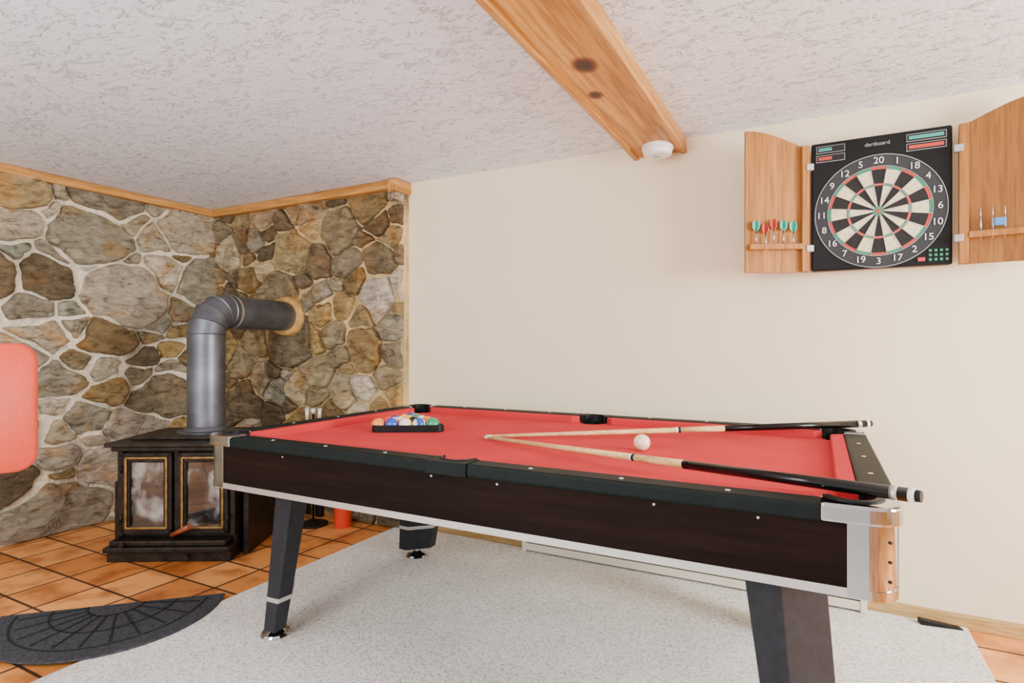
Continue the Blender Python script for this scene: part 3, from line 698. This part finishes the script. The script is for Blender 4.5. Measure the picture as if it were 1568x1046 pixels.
for i in range(NG + 1):
    a = math.radians(90 * i / NG); el.append((PX, PY + RB - RB * math.cos(a), PZ - RB + RB * math.sin(a))); ed.append((0, math.sin(a), math.cos(a)))
for i in range(NG):
    tube('pipe_elbow_gore_%d' % i, el[i:i + 2], [PR * 1.03, PR * 1.0], M['pipe'], dirs=ed[i:i + 2])
for i in range(NG + 1):
    p = Vector(el[i]); d = Vector(ed[i])
    tube('elbow_seam_%d' % i, [p - d * .003, p, p + d * .003], [PR * 1.0, PR * 1.055, PR * 1.0], M['pipe'], dirs=[d, d, d])
tube('pipe_horizontal', [(PX, PY + RB, PZ), (PX, 2.868, PZ)], PR, M['pipe'], dirs=[(0, 1, 0)] * 2)
tube('pipe_crimp', [(PX, PY + RB + .03, PZ), (PX, PY + RB + .05, PZ)], PR * 1.035, M['silver'], dirs=[(0, 1, 0)] * 2)
tube('wall_thimble', [(PX, 2.80, PZ), (PX, 2.80, PZ), (PX, 2.88, PZ)], [PR, .130, .150], M['thimble'], dirs=[(0, 1, 0)] * 3)

ft = empty('fireplace_tool_set', (-2.83, 2.70, 0)); fx, fy = -2.83, 2.66
lathe('base', [(.09, 0), (.09, .012), (.03, .03), (.012, .04)], (fx, fy, 0), M['iron'], ft)
rod('post', (fx, fy, .03), (fx, fy, .70), .007, .007, M['iron'], ft); sphere('post_knob', (fx, fy, .72), .02, M['clear'], ft)
for k, (dx, dy) in enumerate(((-.055, 0), (.055, 0), (0, -.05))):
    rod('tool_arm_%d' % k, (fx, fy, .60), (fx + dx, fy + dy, .60), .004, .004, M['iron'], ft, seg=8)
    rod('tool_rod_%d' % k, (fx + dx, fy + dy, .12), (fx + dx, fy + dy, .66), .005, .005, M['iron'], ft, seg=10)
    rod('tool_handle_%d' % k, (fx + dx, fy + dy, .66), (fx + dx, fy + dy, .74), .009, .013, M['clear'], ft)
box('shovel_blade', fx - .09, fx - .02, fy - .005, fy + .005, .06, .17, M['iron'], ft, .004)
box('brush_head', fx + .03, fx + .08, fy - .018, fy + .018, .06, .17, M['black'], ft, .006)
fe = empty('fire_extinguisher', (-2.64, 2.72, 0))
lathe('cylinder', [(.048, 0), (.052, .01), (.052, .30), (.04, .34), (.02, .36)], (-2.64, 2.72, 0), M['redpaint'], fe)
rod('valve', (-2.64, 2.72, .36), (-2.64, 2.72, .40), .012, .012, M['black'], fe); box('lever', -2.70, -2.62, 2.71, 2.73, .40, .415, M['black'], fe, .003)
rod('hose', (-2.64, 2.72, .38), (-2.585, 2.70, .20), .007, .009, M['black'], fe)

bh = empty('baseboard_heater', (-.63, 2.86, 0))
box('back_panel', -1.43, .17, 2.878, 2.887, .014, .076, M['heater'], bh); box('front_cover', -1.43, .17, 2.828, 2.838, .022, .060, M['heater'], bh, .004)
box('top_cover', -1.43, .17, 2.83, 2.886, .066, .074, M['heater'], bh, .003); box('end_cap_left', -1.435, -1.41, 2.825, 2.887, .014, .076, M['heater'], bh, .003)
box('end_cap_right', .15, .175, 2.825, 2.887, .014, .076, M['heater'], bh, .003)
bm = bmesh.new(); vs = [bm.verts.new(v) for v in ((.36, 2.82, .014), (.50, 2.84, .014), (.49, 2.87, .014), (.35, 2.85, .014), (.36, 2.82, .036), (.35, 2.85, .036), (.50, 2.84, .018), (.49, 2.87, .018))]
for f in ((0, 1, 2, 3), (0, 4, 6, 1), (3, 2, 7, 5), (0, 3, 5, 4), (4, 5, 7, 6), (1, 6, 7, 2)): bm.faces.new([vs[i] for i in f])
from_bm('door_wedge', bm, M['black'], bevel=.003)

dm = empty('half_moon_doormat', (-2.62, 1.45, 0)); A = Vector((-2.36, 1.706)); dr = Vector((-.726, -.688)).normalized(); pn = Vector((.688, -.726)).normalized()
a_ = .42; b_ = .47; cc = A + dr * a_
def mp(u, v): p = cc - dr * u + pn * v; return (p.x, p.y)
pts = [mp(a_ * math.cos(math.radians(t)), b_ * math.sin(math.radians(t)) ** .9 if t not in (0, 180) else 0) for t in range(0, 181, 6)]
prism('mat_base', pts, .014, .022, M['mat'], dm, bevel=.003)
def strip(nm, p, q, w=.004):
    p = Vector(p); q = Vector(q); d = (q - p).normalized(); n_ = Vector((-d.y, d.x)) * w
    prism(nm, [tuple(p + n_), tuple(p - n_), tuple(q - n_), tuple(q + n_)], .0205, .0245, M['matrib'], dm)
for k in range(11):
    t = math.radians(10 + 16 * k); strip('spoke_%d' % k, mp(.10 * math.cos(t), .11 * math.sin(t)), mp(.80 * a_ * math.cos(t), .80 * b_ * math.sin(t)))
for rr in (.25, .55, .84):
    for k in range(20):
        t0 = math.radians(4 + 172 * k / 20); t1 = math.radians(4 + 172 * (k + 1) / 20)
        strip('arc_%d_%d' % (rr * 100, k), mp(rr * a_ * math.cos(t0), rr * b_ * math.sin(t0)), mp(rr * a_ * math.cos(t1), rr * b_ * math.sin(t1)), .0035)

# red bar stool
F = Vector((-.4678, .8838, 0)); R = Vector((.8838, .4678, 0))
sc_ = F * 1.65 + R * -1.635
bs = empty('red_bar_stool', (sc_.x, sc_.y, 0.014))
lathe('base', [(.20, 0), (.20, .008), (.06, .025), (.03, .04)], (sc_.x, sc_.y, .014), M['chrome'], bs)
rod('column', (sc_.x, sc_.y, .04), (sc_.x, sc_.y, .66), .028, .022, M['chrome'], bs)
se = sc_ - R * .06
lathe('seat', [(.11, .0), (.145, .012), (.155, .035), (.148, .058), (.12, .070), (.05, .072)], (se.x, se.y, .655), M['redvinyl'], bs)
Ta = Matrix.Translation((sc_.x, sc_.y, 0)) @ Matrix.Rotation(math.radians(27.9 - 45), 4, 'Z')
bm = bmesh.new()
def rr2(w, z0, z1, r, n=8):
    out = []
    for cy, cz_, a0 in ((w - r, z0 + r, -90), (w - r, z1 - r, 0), (-w + r, z1 - r, 90), (-w + r, z0 + r, 180)):
        for i in range(n + 1): a = math.radians(a0 + 90 * i / n); out.append((cy + r * math.cos(a), cz_ + r * math.sin(a)))
    return out
layers = [(.170, -.012), (.176, -.003), (.190, 0.0), (.215, 0.0), (.229, -.003), (.236, -.012)]
vs = []
for x, ins in layers:
    vs.append([bm.verts.new((x - (y * y) * .35, y, z)) for y, z in rr2(.205 + ins, .780 - ins, 1.138 + ins, .05 + ins)])
for a, b in zip(vs, vs[1:]):
    for i in range(len(a)): bm.faces.new((a[i], a[(i + 1) % len(a)], b[(i + 1) % len(a)], b[i]))
bm.faces.new(vs[0]); bm.faces.new(vs[-1][::-1])
from_bm('backrest', bm, M['redvinyl'], bs, smooth=True, T=Ta)
box('back_bracket', .08, .168, -.04, .04, .655, .667, M['chrome'], bs, .004, T=Ta)
box('back_bracket_upright', .158, .170, -.04, .04, .655, .86, M['chrome'], bs, .004, T=Ta)

# ---------------------------------------------------------------- lights and camera
w = bpy.data.worlds.new('World'); bpy.context.scene.world = w; w.use_nodes = True
bg = w.node_tree.nodes['Background']; bg.inputs[0].default_value = (0.97, 0.98, 1.0, 1); bg.inputs[1].default_value = 1.8
def area(name, loc, tgt, sx, sy, energy, col):
    l = bpy.data.lights.new(name, 'AREA'); l.shape = 'RECTANGLE'; l.size = sx; l.size_y = sy; l.energy = energy; l.color = col
    o = bpy.data.objects.new(name, l); C.objects.link(o); o.location = loc
    o.rotation_euler = (Vector(tgt) - Vector(loc)).to_track_quat('-Z', 'Y').to_euler(); return o
area('window_daylight', (2.96, 1.5, 1.38), (-1.5, 1.7, 1.40), 1.1, 1.05, 220, (1, .98, .94))
area('added_room_fill', (-1.5, -1.0, 2.0), (-2.6, 1.8, .7), 1.0, 1.0, 80, (1, .95, .87))  # unseen fill added above and behind the camera to brighten the room
area('added_ceiling_fill', (-1.8, -1.2, .9), (-1.8, -.4, 2.1), 1.6, .8, 55, (1, .98, .96))  # upward fill added out of view to lift the ceiling, no fixture modelled
cam = bpy.data.cameras.new('camera'); co = bpy.data.objects.new('camera', cam); C.objects.link(co)
co.location = (0, 0, H); co.rotation_euler = (math.pi / 2, 0, math.radians(27.89)); cam.lens = 20.43; cam.sensor_width = 36; cam.shift_y = .0045; cam.clip_start = .02
bpy.context.scene.camera = co
